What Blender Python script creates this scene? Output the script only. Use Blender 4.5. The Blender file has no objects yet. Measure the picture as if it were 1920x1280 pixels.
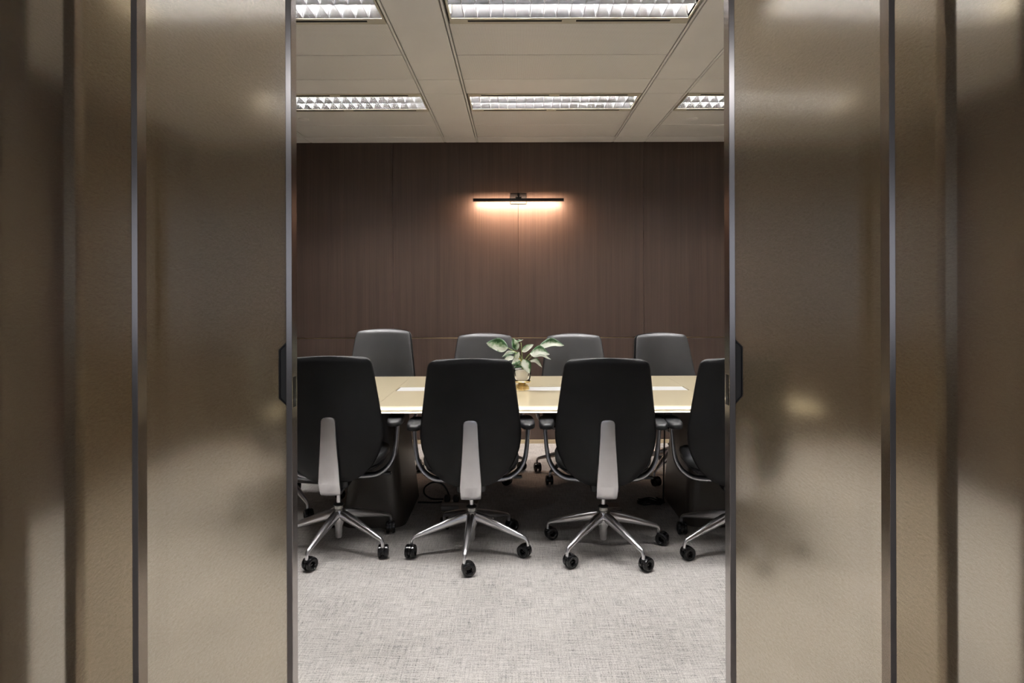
import bpy, bmesh, math, random
from mathutils import Vector, Matrix

# ------------------------------------------------------------------ camera, world, exposure
sc = bpy.context.scene
C = sc.collection
R = math.radians
EYE = 1.37                       # camera height above the carpet
FPX = 1180.0                     # focal length in pixels of the 1920 px wide frame
cam_d = bpy.data.cameras.new('camera')
cam = bpy.data.objects.new('camera', cam_d)
C.objects.link(cam)
cam_d.sensor_fit = 'HORIZONTAL'
cam_d.sensor_width = 36.0
cam_d.lens = 36.0 * FPX / 1920.0
cam_d.shift_x = -7.0 / 1920.0
cam_d.shift_y = -95.0 / 1920.0
cam_d.clip_start = 0.02
cam.location = (0, 0, EYE)
cam.rotation_euler = (R(90), R(0.17), 0)
sc.camera = cam

world = bpy.data.worlds.new('world')
sc.world = world
world.use_nodes = True
bg = world.node_tree.nodes['Background']
bg.inputs['Color'].default_value = (0.80, 0.86, 1.0, 1)
bg.inputs['Strength'].default_value = 0.65

sc.view_settings.view_transform = 'Standard'
sc.view_settings.look = 'None'
sc.view_settings.gamma = 1.0
sc.view_settings.use_curve_mapping = False
sc.view_settings.exposure = 0.0
LUM_W = 6.0                     # watts of one louvred luminaire
TUBE = 196.0                       # emission of its fluorescent tubes
SCONCE_W = 26.0                   # watts of the wall lamp
CORR_W = 7.0                     # watts of one corridor downlight
try:
    sc.cycles.use_denoising = True
    sc.cycles.use_adaptive_sampling = True
    sc.cycles.adaptive_threshold = 0.06
    sc.cycles.max_bounces = 8
    sc.cycles.diffuse_bounces = 3
    sc.cycles.glossy_bounces = 3
    sc.cycles.transmission_bounces = 6
    sc.cycles.sample_clamp_indirect = 16.0
    sc.cycles.blur_glossy = 0.5
except Exception:
    pass

rnd = random.Random(7)

# ------------------------------------------------------------------ helpers
def obj(name, bm, m, parent=None, smooth=False, loc=None, rz=0.0, angle=None):
    me = bpy.data.meshes.new(name)
    bmesh.ops.recalc_face_normals(bm, faces=bm.faces)
    bm.to_mesh(me); bm.free()
    if m is not None:
        me.materials.append(m)
    if smooth:
        for p in me.polygons: p.use_smooth = True
        if angle:
            try: me.set_sharp_from_angle(angle=R(angle))
            except Exception: pass
    o = bpy.data.objects.new(name, me)
    C.objects.link(o)
    o.parent = parent
    if loc is not None: o.location = loc
    o.rotation_euler[2] = rz
    return o

def inst(o, parent=None, loc=None, rz=None):
    c = o.copy(); C.objects.link(c)
    c.parent = parent if parent is not None else o.parent
    if loc is not None: c.location = loc
    if rz is not None: c.rotation_euler[2] = rz
    return c

def empty(name, loc=(0, 0, 0), rz=0.0, parent=None):
    o = bpy.data.objects.new(name, None)
    o.empty_display_size = 0.1
    C.objects.link(o); o.location = loc; o.rotation_euler[2] = rz; o.parent = parent
    return o

def tag(o, label=None, cat=None, group=None, kind=None):
    if label: o['label'] = label
    if cat: o['category'] = cat
    if group: o['group'] = group
    if kind: o['kind'] = kind
    return o

def box(bm, x0, x1, y0, y1, z0, z1, bev=0.0, seg=2):
    vs = [bm.verts.new(p) for p in ((x0,y0,z0),(x1,y0,z0),(x1,y1,z0),(x0,y1,z0),(x0,y0,z1),(x1,y0,z1),(x1,y1,z1),(x0,y1,z1))]
    fs = [bm.faces.new([vs[i] for i in f]) for f in ((3,2,1,0),(4,5,6,7),(0,1,5,4),(1,2,6,5),(2,3,7,6),(3,0,4,7))]
    if bev > 0:
        es = list({e for f in fs for e in f.edges})
        bmesh.ops.bevel(bm, geom=es, offset=bev, segments=seg, profile=0.5, affect='EDGES', clamp_overlap=True)
    return bm

def B(*a, **k):
    return box(bmesh.new(), *a, **k)

def loft(bm, rings, cap=True, closed=True):
    vr = [[bm.verts.new(p) for p in r] for r in rings]
    n = len(vr[0])
    for a, b in zip(vr, vr[1:]):
        for i in range(n if closed else n - 1):
            j = (i + 1) % n
            bm.faces.new((a[i], a[j], b[j], b[i]))
    if cap and closed:
        bm.faces.new(list(reversed(vr[0]))); bm.faces.new(vr[-1])
    return bm

def lathe(bm, prof, n=24, c=(0, 0, 0)):
    rings = []
    for r, z in prof:
        r = max(r, 1e-4)
        rings.append([(c[0]+r*math.cos(2*math.pi*i/n), c[1]+r*math.sin(2*math.pi*i/n), c[2]+z) for i in range(n)])
    return loft(bm, rings)

def tube(bm, pts, rad, n=10, flat=None):
    """tube along pts; rad a number or list; flat = list of (ru, rv) with u sideways, v up"""
    pts = [Vector(p) for p in pts]
    rings = []
    up0 = Vector((0, 0, 1))
    prev = None
    for i, p in enumerate(pts):
        t = (pts[min(i+1, len(pts)-1)] - pts[max(i-1, 0)]).normalized()
        if prev is None:
            h = up0 if abs(t.dot(up0)) < 0.95 else Vector((0, 1, 0))
            u = t.cross(h).normalized()
        else:
            u = (prev - t * prev.dot(t)).normalized()
        prev = u
        v = t.cross(u).normalized()
        if flat: ru, rv = flat[i]
        else:
            ru = rv = rad[i] if isinstance(rad, (list, tuple)) else rad
        rings.append([p + u*ru*math.cos(2*math.pi*k/n) + v*rv*math.sin(2*math.pi*k/n) for k in range(n)])
    return loft(bm, rings)

def spline(pts, m=6):
    pts = [Vector(p) for p in pts]
    out = []
    for i in range(len(pts)-1):
        p0 = pts[max(i-1, 0)]; p1 = pts[i]; p2 = pts[i+1]; p3 = pts[min(i+2, len(pts)-1)]
        for k in range(m):
            t = k / m
            out.append(0.5*((2*p1)+(p2-p0)*t+(2*p0-5*p1+4*p2-p3)*t*t+(3*p1-p0-3*p2+p3)*t**3))
    out.append(pts[-1])
    return out

def lerp_tab(tab, x):
    """smooth (Catmull-Rom like) lookup in a table of (x, a, b, ...) rows, x rising"""
    if x <= tab[0][0]: return tab[0][1:]
    if x >= tab[-1][0]: return tab[-1][1:]
    for a, b in zip(tab, tab[1:]):
        if a[0] <= x <= b[0]:
            t = (x-a[0])/(b[0]-a[0])
            return tuple(p+(q-p)*t for p, q in zip(a[1:], b[1:]))

# ------------------------------------------------------------------ materials
def newmat(name):
    m = bpy.data.materials.new(name); m.use_nodes = True
    nt = m.node_tree
    return m, nt, nt.nodes['Principled BSDF']

def N(nt, kind, **props):
    n = nt.nodes.new(kind)
    for k, v in props.items(): setattr(n, k, v)
    return n

def plain(name, col, rough=0.5, metal=0.0, spec=0.5, noise=0.0, nscale=60.0, bump=0.0, bscale=300.0, coat=0.0):
    m, nt, p = newmat(name)
    p.inputs['Base Color'].default_value = (*col, 1)
    p.inputs['Roughness'].default_value = rough
    p.inputs['Metallic'].default_value = metal
    p.inputs['Specular IOR Level'].default_value = spec
    p.inputs['Coat Weight'].default_value = coat
    if noise > 0 or bump > 0:
        tc = N(nt, 'ShaderNodeTexCoord')
    if noise > 0:
        nz = N(nt, 'ShaderNodeTexNoise'); nz.inputs['Scale'].default_value = nscale; nz.inputs['Detail'].default_value = 4
        nt.links.new(tc.outputs['Object'], nz.inputs['Vector'])
        cr = N(nt, 'ShaderNodeValToRGB')
        cr.color_ramp.elements[0].color = tuple(c*(1-noise) for c in col) + (1,)
        cr.color_ramp.elements[1].color = tuple(min(1, c*(1+noise)) for c in col) + (1,)
        cr.color_ramp.elements[0].position = 0.3; cr.color_ramp.elements[1].position = 0.7
        nt.links.new(nz.outputs['Fac'], cr.inputs['Fac']); nt.links.new(cr.outputs['Color'], p.inputs['Base Color'])
    if bump > 0:
        nb = N(nt, 'ShaderNodeTexNoise'); nb.inputs['Scale'].default_value = bscale
        nt.links.new(tc.outputs['Object'], nb.inputs['Vector'])
        bp = N(nt, 'ShaderNodeBump'); bp.inputs['Strength'].default_value = bump; bp.inputs['Distance'].default_value = 0.002
        nt.links.new(nb.outputs['Fac'], bp.inputs['Height']); nt.links.new(bp.outputs['Normal'], p.inputs['Normal'])
    return m

def wood_mat(name, c0, c1, rough=0.42, axis='Z', scale=230.0):
    m, nt, p = newmat(name)
    ge = N(nt, 'ShaderNodeNewGeometry')
    mp = N(nt, 'ShaderNodeMapping')
    s = {'Z': (scale, scale, 1.6), 'X': (1.6, scale, scale)}[axis]
    mp.inputs['Scale'].default_value = s
    nt.links.new(ge.outputs['Position'], mp.inputs['Vector'])
    nz = N(nt, 'ShaderNodeTexNoise'); nz.inputs['Scale'].default_value = 1.0; nz.inputs['Detail'].default_value = 5; nz.inputs['Roughness'].default_value = 0.65
    nt.links.new(mp.outputs['Vector'], nz.inputs['Vector'])
    mp2 = N(nt, 'ShaderNodeMapping'); mp2.inputs['Scale'].default_value = tuple(x*0.09 if x > 10 else 0.5 for x in s)
    nt.links.new(ge.outputs['Position'], mp2.inputs['Vector'])
    n2 = N(nt, 'ShaderNodeTexNoise'); n2.inputs['Scale'].default_value = 1.0
    nt.links.new(mp2.outputs['Vector'], n2.inputs['Vector'])
    ad = N(nt, 'ShaderNodeMath', operation='MULTIPLY_ADD'); ad.inputs[1].default_value = 0.65
    ml = N(nt, 'ShaderNodeMath', operation='MULTIPLY'); ml.inputs[1].default_value = 0.35
    nt.links.new(n2.outputs['Fac'], ml.inputs[0]); nt.links.new(nz.outputs['Fac'], ad.inputs[0]); nt.links.new(ml.outputs[0], ad.inputs[2])
    cr = N(nt, 'ShaderNodeValToRGB')
    cr.color_ramp.elements[0].position = 0.34; cr.color_ramp.elements[1].position = 0.68
    cr.color_ramp.elements[0].color = (*c0, 1); cr.color_ramp.elements[1].color = (*c1, 1)
    nt.links.new(ad.outputs[0], cr.inputs['Fac']); nt.links.new(cr.outputs['Color'], p.inputs['Base Color'])
    p.inputs['Roughness'].default_value = rough
    p.inputs['Specular IOR Level'].default_value = 0.35
    bp = N(nt, 'ShaderNodeBump'); bp.inputs['Strength'].default_value = 0.05; bp.inputs['Distance'].default_value = 0.001
    nt.links.new(nz.outputs['Fac'], bp.inputs['Height']); nt.links.new(bp.outputs['Normal'], p.inputs['Normal'])
    return m

def carpet_mat():
    m, nt, p = newmat('woven carpet')
    ge = N(nt, 'ShaderNodeNewGeometry')
    def noise(sx, sy, det=3.0, ro=0.6):
        mp = N(nt, 'ShaderNodeMapping'); mp.inputs['Scale'].default_value = (sx, sy, 1)
        nt.links.new(ge.outputs['Position'], mp.inputs['Vector'])
        n = N(nt, 'ShaderNodeTexNoise'); n.inputs['Scale'].default_value = 1; n.inputs['Detail'].default_value = det; n.inputs['Roughness'].default_value = ro
        nt.links.new(mp.outputs['Vector'], n.inputs['Vector'])
        return n.outputs['Fac']
    a = noise(12, 190)            # threads running sideways
    b = noise(190, 11)            # threads running away from the doors
    c = noise(190, 170, 3.0, 0.75)     # single loops
    d = noise(3, 3, 2.0)
    def math_(op, x, y):
        n = N(nt, 'ShaderNodeMath', operation=op)
        for i, v in enumerate((x, y)):
            if isinstance(v, float): n.inputs[i].default_value = v
            else: nt.links.new(v, n.inputs[i])
        return n.outputs[0]
    s = math_('ADD', math_('MULTIPLY', a, 0.42), math_('MULTIPLY', b, 0.30))
    s = math_('ADD', s, math_('MULTIPLY', c, 0.55))
    s = math_('ADD', s, math_('MULTIPLY', d, 0.10))
    cr = N(nt, 'ShaderNodeValToRGB')
    e = cr.color_ramp.elements
    e[0].position = 0.53; e[0].color = (0.112, 0.108, 0.107, 1)
    e[1].position = 0.78; e[1].color = (0.65, 0.62, 0.59, 1)
    k = cr.color_ramp.elements.new(0.63); k.color = (0.41, 0.39, 0.37, 1)
    nt.links.new(s, cr.inputs['Fac']); nt.links.new(cr.outputs['Color'], p.inputs['Base Color'])
    p.inputs['Roughness'].default_value = 0.95
    p.inputs['Specular IOR Level'].default_value = 0.1
    p.inputs['Sheen Weight'].default_value = 0.15
    bp = N(nt, 'ShaderNodeBump'); bp.inputs['Strength'].default_value = 0.6; bp.inputs['Distance'].default_value = 0.003
    nt.links.new(s, bp.inputs['Height']); nt.links.new(bp.outputs['Normal'], p.inputs['Normal'])
    return m

def tile_mat():
    """cream lacquered metal with fine perforation"""
    m, nt, p = newmat('perforated ceiling metal')
    ge = N(nt, 'ShaderNodeNewGeometry')
    sep = N(nt, 'ShaderNodeSeparateXYZ'); nt.links.new(ge.outputs['Position'], sep.inputs[0])
    def wav(o):
        a = N(nt, 'ShaderNodeMath', operation='MULTIPLY'); a.inputs[1].default_value = 2*math.pi/0.0075
        b = N(nt, 'ShaderNodeMath', operation='COSINE')
        nt.links.new(o, a.inputs[0]); nt.links.new(a.outputs[0], b.inputs[0]); return b.outputs[0]
    ad = N(nt, 'ShaderNodeMath', operation='ADD')
    nt.links.new(wav(sep.outputs['X']), ad.inputs[0]); nt.links.new(wav(sep.outputs['Y']), ad.inputs[1])
    cr = N(nt, 'ShaderNodeValToRGB')
    e = cr.color_ramp.elements
    e[0].position = 0.62; e[0].color = (0.88, 0.855, 0.82, 1)
    e[1].position = 0.80; e[1].color = (0.55, 0.52, 0.48, 1)
    mr = N(nt, 'ShaderNodeMapRange'); mr.inputs['From Min'].default_value = -2; mr.inputs['From Max'].default_value = 2
    nt.links.new(ad.outputs[0], mr.inputs['Value']); nt.links.new(mr.outputs['Result'], cr.inputs['Fac'])
    nt.links.new(cr.outputs['Color'], p.inputs['Base Color'])
    p.inputs['Roughness'].default_value = 0.5
    return m

def glass_mat():
    """bronze tinted glass laminated with a fine woven mesh: rough see-through plus a little scatter"""
    m, nt, p = newmat('bronze mesh glass')
    tc = N(nt, 'ShaderNodeTexCoord')
    def nz(sx, sz, det):
        mp = N(nt, 'ShaderNodeMapping'); mp.inputs['Scale'].default_value = (sx, 1, sz)
        nt.links.new(tc.outputs['Object'], mp.inputs['Vector'])
        n = N(nt, 'ShaderNodeTexNoise'); n.inputs['Scale'].default_value = 1; n.inputs['Detail'].default_value = det; n.inputs['Roughness'].default_value = 0.7
        nt.links.new(mp.outputs['Vector'], n.inputs['Vector']); return n.outputs['Fac']
    f = N(nt, 'ShaderNodeMath', operation='MULTIPLY_ADD'); f.inputs[1].default_value = 0.5
    g = N(nt, 'ShaderNodeMath', operation='MULTIPLY'); g.inputs[1].default_value = 0.5
    nt.links.new(nz(520, 170, 1.0), g.inputs[0]); nt.links.new(nz(170, 520, 1.0), f.inputs[0]); nt.links.new(g.outputs[0], f.inputs[2])
    cr = N(nt, 'ShaderNodeValToRGB')
    e = cr.color_ramp.elements
    e[0].position = 0.36; e[0].color = (0.60, 0.545, 0.46, 1)
    e[1].position = 0.64; e[1].color = (1.0, 0.95, 0.85, 1)
    nt.links.new(f.outputs[0], cr.inputs['Fac'])
    nt.links.new(cr.outputs['Color'], p.inputs['Base Color'])
    p.inputs['Transmission Weight'].default_value = 1.0
    p.inputs['Roughness'].default_value = 0.18
    p.inputs['IOR'].default_value = 1.45
    tr = N(nt, 'ShaderNodeBsdfTranslucent'); tr.inputs['Color'].default_value = (0.82, 0.64, 0.38, 1)
    mx = N(nt, 'ShaderNodeMixShader')
    mr = N(nt, 'ShaderNodeMapRange'); mr.inputs['From Min'].default_value = 0.36; mr.inputs['From Max'].default_value = 0.64; mr.inputs['To Min'].default_value = 0.01; mr.inputs['To Max'].default_value = 0.13
    nt.links.new(f.outputs[0], mr.inputs['Value']); nt.links.new(mr.outputs['Result'], mx.inputs['Fac'])
    out = nt.nodes['Material Output']
    nt.links.new(p.outputs[0], mx.inputs[1]); nt.links.new(tr.outputs[0], mx.inputs[2]); nt.links.new(mx.outputs[0], out.inputs['Surface'])
    return m

def emit_mat(name, col, s):
    m, nt, p = newmat(name)
    p.inputs['Base Color'].default_value = (0.8, 0.8, 0.8, 1)
    p.inputs['Emission Color'].default_value = (*col, 1)
    p.inputs['Emission Strength'].default_value = s
    return m

def leaf_mat():
    m, nt, p = newmat('variegated leaf')
    at = N(nt, 'ShaderNodeAttribute'); at.attribute_name = 'leafpos'
    sep = N(nt, 'ShaderNodeSeparateColor'); nt.links.new(at.outputs['Color'], sep.inputs[0])
    tc = N(nt, 'ShaderNodeTexCoord')
    nz = N(nt, 'ShaderNodeTexNoise'); nz.inputs['Scale'].default_value = 45; nz.inputs['Detail'].default_value = 3
    nt.links.new(tc.outputs['Object'], nz.inputs['Vector'])
    ad = N(nt, 'ShaderNodeMath', operation='MULTIPLY_ADD'); ad.inputs[1].default_value = 0.75
    nt.links.new(nz.outputs['Fac'], ad.inputs[0]); nt.links.new(sep.outputs['Red'], ad.inputs[2])
    cr = N(nt, 'ShaderNodeValToRGB')
    e = cr.color_ramp.elements
    e[0].position = 0.68; e[0].color = (0.66, 0.69, 0.60, 1)
    e[1].position = 1.0; e[1].color = (0.035, 0.10, 0.03, 1)
    k = e.new(0.86); k.color = (0.25, 0.36, 0.20, 1)
    nt.links.new(ad.outputs[0], cr.inputs['Fac']); nt.links.new(cr.outputs['Color'], p.inputs['Base Color'])
    p.inputs['Roughness'].default_value = 0.35
    return m

M = {}
M['carpet'] = carpet_mat()
M['wood'] = wood_mat('dark walnut veneer', (0.048, 0.032, 0.025), (0.083, 0.055, 0.043))
M['brass'] = plain('brushed brass', (0.62, 0.48, 0.28), 0.32, 1.0)
M['base'] = plain('champagne skirting', (0.55, 0.45, 0.30), 0.4, 0.3)
M['tile'] = tile_mat()
M['cream'] = plain('cream ceiling metal', (0.88, 0.855, 0.82), 0.45, noise=0.03, nscale=3)
M['frame'] = plain('light fitting frame', (0.62, 0.57, 0.46), 0.4)
M['void'] = plain('dark ceiling void', (0.012, 0.011, 0.010), 0.9)
M['mirror'] = plain('mirror louvre aluminium', (0.93, 0.93, 0.94), 0.12, 0.95)
M['blade'] = plain('satin louvre blade', (0.93, 0.93, 0.94), 0.22, 0.72)
M['tube'] = emit_mat('fluorescent tube', (1.0, 0.975, 0.955), TUBE)
M['glass'] = glass_mat()
M['stile'] = plain('bronze anodised aluminium', (0.48, 0.44, 0.42), 0.22, 1.0, noise=0.04, nscale=8)
M['handle'] = plain('dark bronze pull', (0.065, 0.060, 0.055), 0.5)
M['handle_rim'] = plain('black pull rim', (0.012, 0.011, 0.010), 0.35)
M['chrome'] = plain('chrome lock', (0.8, 0.78, 0.74), 0.15, 1.0)
M['leather'] = plain('black leather', (0.0060, 0.0060, 0.0065), 0.54, 0, 0.27, noise=0.15, nscale=8, bump=0.10, bscale=420)
M['cushion'] = plain('black leather lightened for sheen', (0.020, 0.020, 0.021), 0.48, 0, 0.55, noise=0.12, nscale=8, bump=0.10, bscale=420)  # same leather as the shell, colour lightened to imitate sheen from the ceiling lights
M['plastic'] = plain('black plastic', (0.014, 0.014, 0.015), 0.38)
M['pad'] = plain('arm pad rubber', (0.010, 0.0105, 0.012), 0.5, 0, 0.35)
M['alu'] = plain('satin aluminium', (0.80, 0.79, 0.81), 0.30, 1.0, noise=0.03, nscale=20)
M['alu_dark'] = plain('grey cast aluminium', (0.50, 0.50, 0.53), 0.30, 1.0)
M['sticker'] = plain('white sticker', (0.75, 0.73, 0.68), 0.5)
M['wheel'] = plain('caster nylon', (0.010, 0.010, 0.011), 0.22)
M['table'] = plain('cream gloss lacquer', (0.57, 0.49, 0.335), 0.18, 0, 0.5, noise=0.02, nscale=2, coat=0.3)
M['inlay'] = plain('white glass inlay', (0.80, 0.80, 0.80), 0.06, 0, 0.8)
M['plinth'] = plain('taupe lacquer plinth', (0.055, 0.045, 0.036), 0.38)
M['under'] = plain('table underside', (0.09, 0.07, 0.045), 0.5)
M['lampblack'] = plain('black lamp metal', (0.012, 0.010, 0.010), 0.4, 0.3)
M['led'] = emit_mat('warm led strip', (1.0, 0.62, 0.34), 12.0)
M['leaf'] = leaf_mat()
M['stem'] = plain('plant stem', (0.22, 0.30, 0.09), 0.5)
M['stem_y'] = plain('yellow stem', (0.60, 0.46, 0.08), 0.5)
M['cup'] = plain('frosted white cup', (0.90, 0.89, 0.87), 0.45)
M['gold'] = plain('gold beads', (0.90, 0.72, 0.38), 0.25, 1.0)
M['soil'] = plain('potting soil', (0.02, 0.015, 0.01), 0.95)
M['cable'] = plain('black cable', (0.008, 0.008, 0.009), 0.5)
M['socket'] = plain('beige socket plastic', (0.34, 0.29, 0.25), 0.5)
M['socket_g'] = plain('grey socket plastic', (0.30, 0.30, 0.31), 0.45)
M['stone'] = plain('dark corridor stone', (0.46, 0.43, 0.40), 0.5, noise=0.1, nscale=5)
M['plaster'] = plain('corridor plaster', (0.55, 0.53, 0.50), 0.8, noise=0.03, nscale=4)
g_, gnt, gp = newmat('clear vase glass')
fr_ = N(gnt, 'ShaderNodeFresnel'); fr_.inputs['IOR'].default_value = 1.18
tr_ = N(gnt, 'ShaderNodeBsdfTransparent'); tr_.inputs['Color'].default_value = (0.96, 0.95, 0.92, 1)
gl_ = N(gnt, 'ShaderNodeBsdfGlossy'); gl_.inputs['Roughness'].default_value = 0.05
mx_ = N(gnt, 'ShaderNodeMixShader')
gnt.links.new(fr_.outputs[0], mx_.inputs['Fac']); gnt.links.new(tr_.outputs[0], mx_.inputs[1]); gnt.links.new(gl_.outputs[0], mx_.inputs[2])
gnt.links.new(mx_.outputs[0], gnt.nodes['Material Output'].inputs['Surface'])
M['vase'] = g_

# ------------------------------------------------------------------ the room shell
XL, XR, YD, YW, ZC = -2.88, 3.13, 1.66, 5.655, 2.705
fl = obj('floor', B(XL-0.2, XR+0.2, 1.60, YW+0.2, -0.10, 0.0), M['carpet'])
tag(fl, 'grey beige carpet with a crossed linen-like weave', kind='structure')

# back wall: core, wood panels, brass line, skirting
wb = obj('wall_back', B(XL-0.2, XR+0.2, YW+0.022, YW+0.20, 0.0, ZC+0.15), M['void'])
tag(wb, 'dark walnut panelled wall behind the conference table', kind='structure')
cuts = [XL, -2.228, -1.102, 0.024, 1.150, 2.276, XR]
ZJ = 0.948
for a, b in zip(cuts, cuts[1:]):
    obj('wood_panel', B(a+0.001, b-0.001, YW, YW+0.022, ZJ+0.004, ZC+0.01, 0.0012, 1), M['wood'], wb)
    obj('wood_panel', B(a+0.001, b-0.001, YW, YW+0.022, 0.034, ZJ-0.004, 0.0012, 1), M['wood'], wb)
obj('brass_inlay', B(XL, XR, YW+0.002, YW+0.022, ZJ-0.0035, ZJ+0.0035), M['brass'], wb)
bb = obj('baseboard_back', B(XL, XR, YW-0.012, YW+0.022, 0.0, 0.034, 0.003), M['base'])
tag(bb, 'low champagne skirting along the walnut wall', kind='structure')

# side walls, walnut panels as well
for nm, x0, x1, xs in (('wall_left', XL-0.15, XL-0.022, XL-0.022), ('wall_right', XR+0.022, XR+0.15, XR)):
    w = obj(nm, B(x0, x1, YD+0.03, YW+0.1, 0.0, ZC+0.15), M['void'])
    tag(w, 'dark walnut panelled wall at the %s end of the room' % nm[5:], kind='structure')
    ys = [YD+0.03, 2.28, 3.405, 4.53, YW]
    for a, b in zip(ys, ys[1:]):
        obj('wood_panel', B(xs, xs+0.022, a+0.001, b-0.001, ZJ+0.004, ZC+0.01), M['wood'], w)
        obj('wood_panel', B(xs, xs+0.022, a+0.001, b-0.001, 0.0, ZJ-0.004), M['wood'], w)

# front wall pieces beside and above the sliding doors
for nm, x0, x1 in (('wall_front_left', -4.6, -1.39), ('wall_front_right', 1.44, 4.8)):
    w = obj(nm, B(x0, x1, 1.70, 1.80, 0.0, ZC+0.1), M['wood'])
    tag(w, 'walnut clad wall beside the sliding doors', kind='structure')
tr = obj('trim_1', B(-2.2, 2.2, 1.55, 1.72, 2.52, ZC+0.05), M['stile'])
tag(tr, 'bronze track housing above the sliding doors', kind='structure')

# ceiling: dark void deck with metal panels hung below
ce = obj('ceiling', B(XL-0.2, XR+0.2, 1.60, YW+0.1, ZC+0.11, ZC+0.20), M['void'])
tag(ce, 'cream metal panel ceiling with recessed louvre lights', kind='structure')
bays = [(XL, -2.13), (-1.832, -0.629), (-0.340, 0.874), (1.160, 2.372), (2.660, XR)]
strips = [(-2.13, -1.832), (-0.629, -0.340), (0.874, 1.160), (2.372, 2.660)]
rows = [(1.74, 2.32), (2.32, 2.72), (2.72, 3.145), (3.145, 3.564), (3.564, 3.972), (3.972, 4.262), (4.262, 4.680), (4.680, 5.07), (5.07, 5.46)]
LIGHT_ROWS = (2, 6)
G = 0.0032
for bi, (x0, x1) in enumerate(bays):
    for ri, (y0, y1) in enumerate(rows):
        if ri in LIGHT_ROWS and bi in (1, 2, 3): continue
        obj('ceiling_panel', B(x0+0.011, x1-0.011, y0+G, y1-G, ZC, ZC+0.018, 0.002, 1), M['tile'] if ri in (2, 3, 4, 7, 8) else M['cream'], ce)
for (x0, x1) in strips:
    for (y0, y1) in ((1.74, 3.972), (3.972, 4.262), (4.262, 5.46)):
        obj('ceiling_strip', B(x0+0.012, x1-0.012, y0+G, y1-G, ZC-0.002, ZC+0.018, 0.002, 1), M['cream'], ce)
    for xe in (x0, x1):
        obj('ceiling_runner', B(xe-0.006, xe+0.006, 1.74, YW-0.002, ZC-0.001, ZC+0.030, 0.001, 1), M['cream'], ce)
xs_all = [XL] + [v for s in strips for v in s] + [XR]
for a, b in zip(xs_all, xs_all[1:]):
    obj('ceiling_edge_panel', B(a+0.008, b-0.008, 5.463, YW-0.004, ZC-0.003, ZC+0.018, 0.002, 1), M['cream'], ce)

fc = obj('floor_corridor', B(-4.6, 4.8, -3.2, 1.598, -0.10, 0.0), M['stone'])
tag(fc, 'dark stone corridor floor in front of the doors', kind='structure')
# corridor in front of the doors (behind and beside the camera)
cc = obj('ceiling_corridor', B(-4.6, 4.8, -3.2, 1.62, ZC, ZC+0.1), M['plaster'])
tag(cc, 'plain pale corridor ceiling in front of the doors', kind='structure')
bm = bmesh.new()
WX0, WX1, WZ0, WZ1 = -4.3, 4.5, 0.85, 2.30
box(bm, -4.6, 4.8, -3.3, -3.2, 0, WZ0); box(bm, -4.6, 4.8, -3.3, -3.2, WZ1, ZC); box(bm, -4.6, WX0, -3.3, -3.2, WZ0, WZ1); box(bm, WX1, 4.8, -3.3, -3.2, WZ0, WZ1)
cb = obj('wall_corridor', bm, M['plaster'])
tag(cb, 'pale corridor wall with a wide window facing the doors', kind='structure')
wn = empty('window_1', ((WX0+WX1)/2, -3.25, WZ0)); tag(wn, 'wide daylight window across the corridor from the doors', kind='structure')
hw_ = (WX1-WX0)/2
for xa in (-hw_, -2.7, -0.93, 0.87, 2.64, hw_-0.06):
    obj('window_frame', B(xa, xa+0.06, -0.04, 0.04, 0, WZ1-WZ0), M['stile'], wn)
for za in (0.0, WZ1-WZ0-0.06):
    obj('window_frame', B(-hw_, hw_, -0.039, 0.039, za, za+0.06), M['stile'], wn)
for nm, x in (('wall_corridor_left', -4.7), ('wall_corridor_right', 4.8)):
    w = obj(nm, B(x, x+0.1, -3.2, 1.7, 0, ZC), M['plaster'])
    tag(w, 'pale end wall of the corridor', kind='structure')

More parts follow.
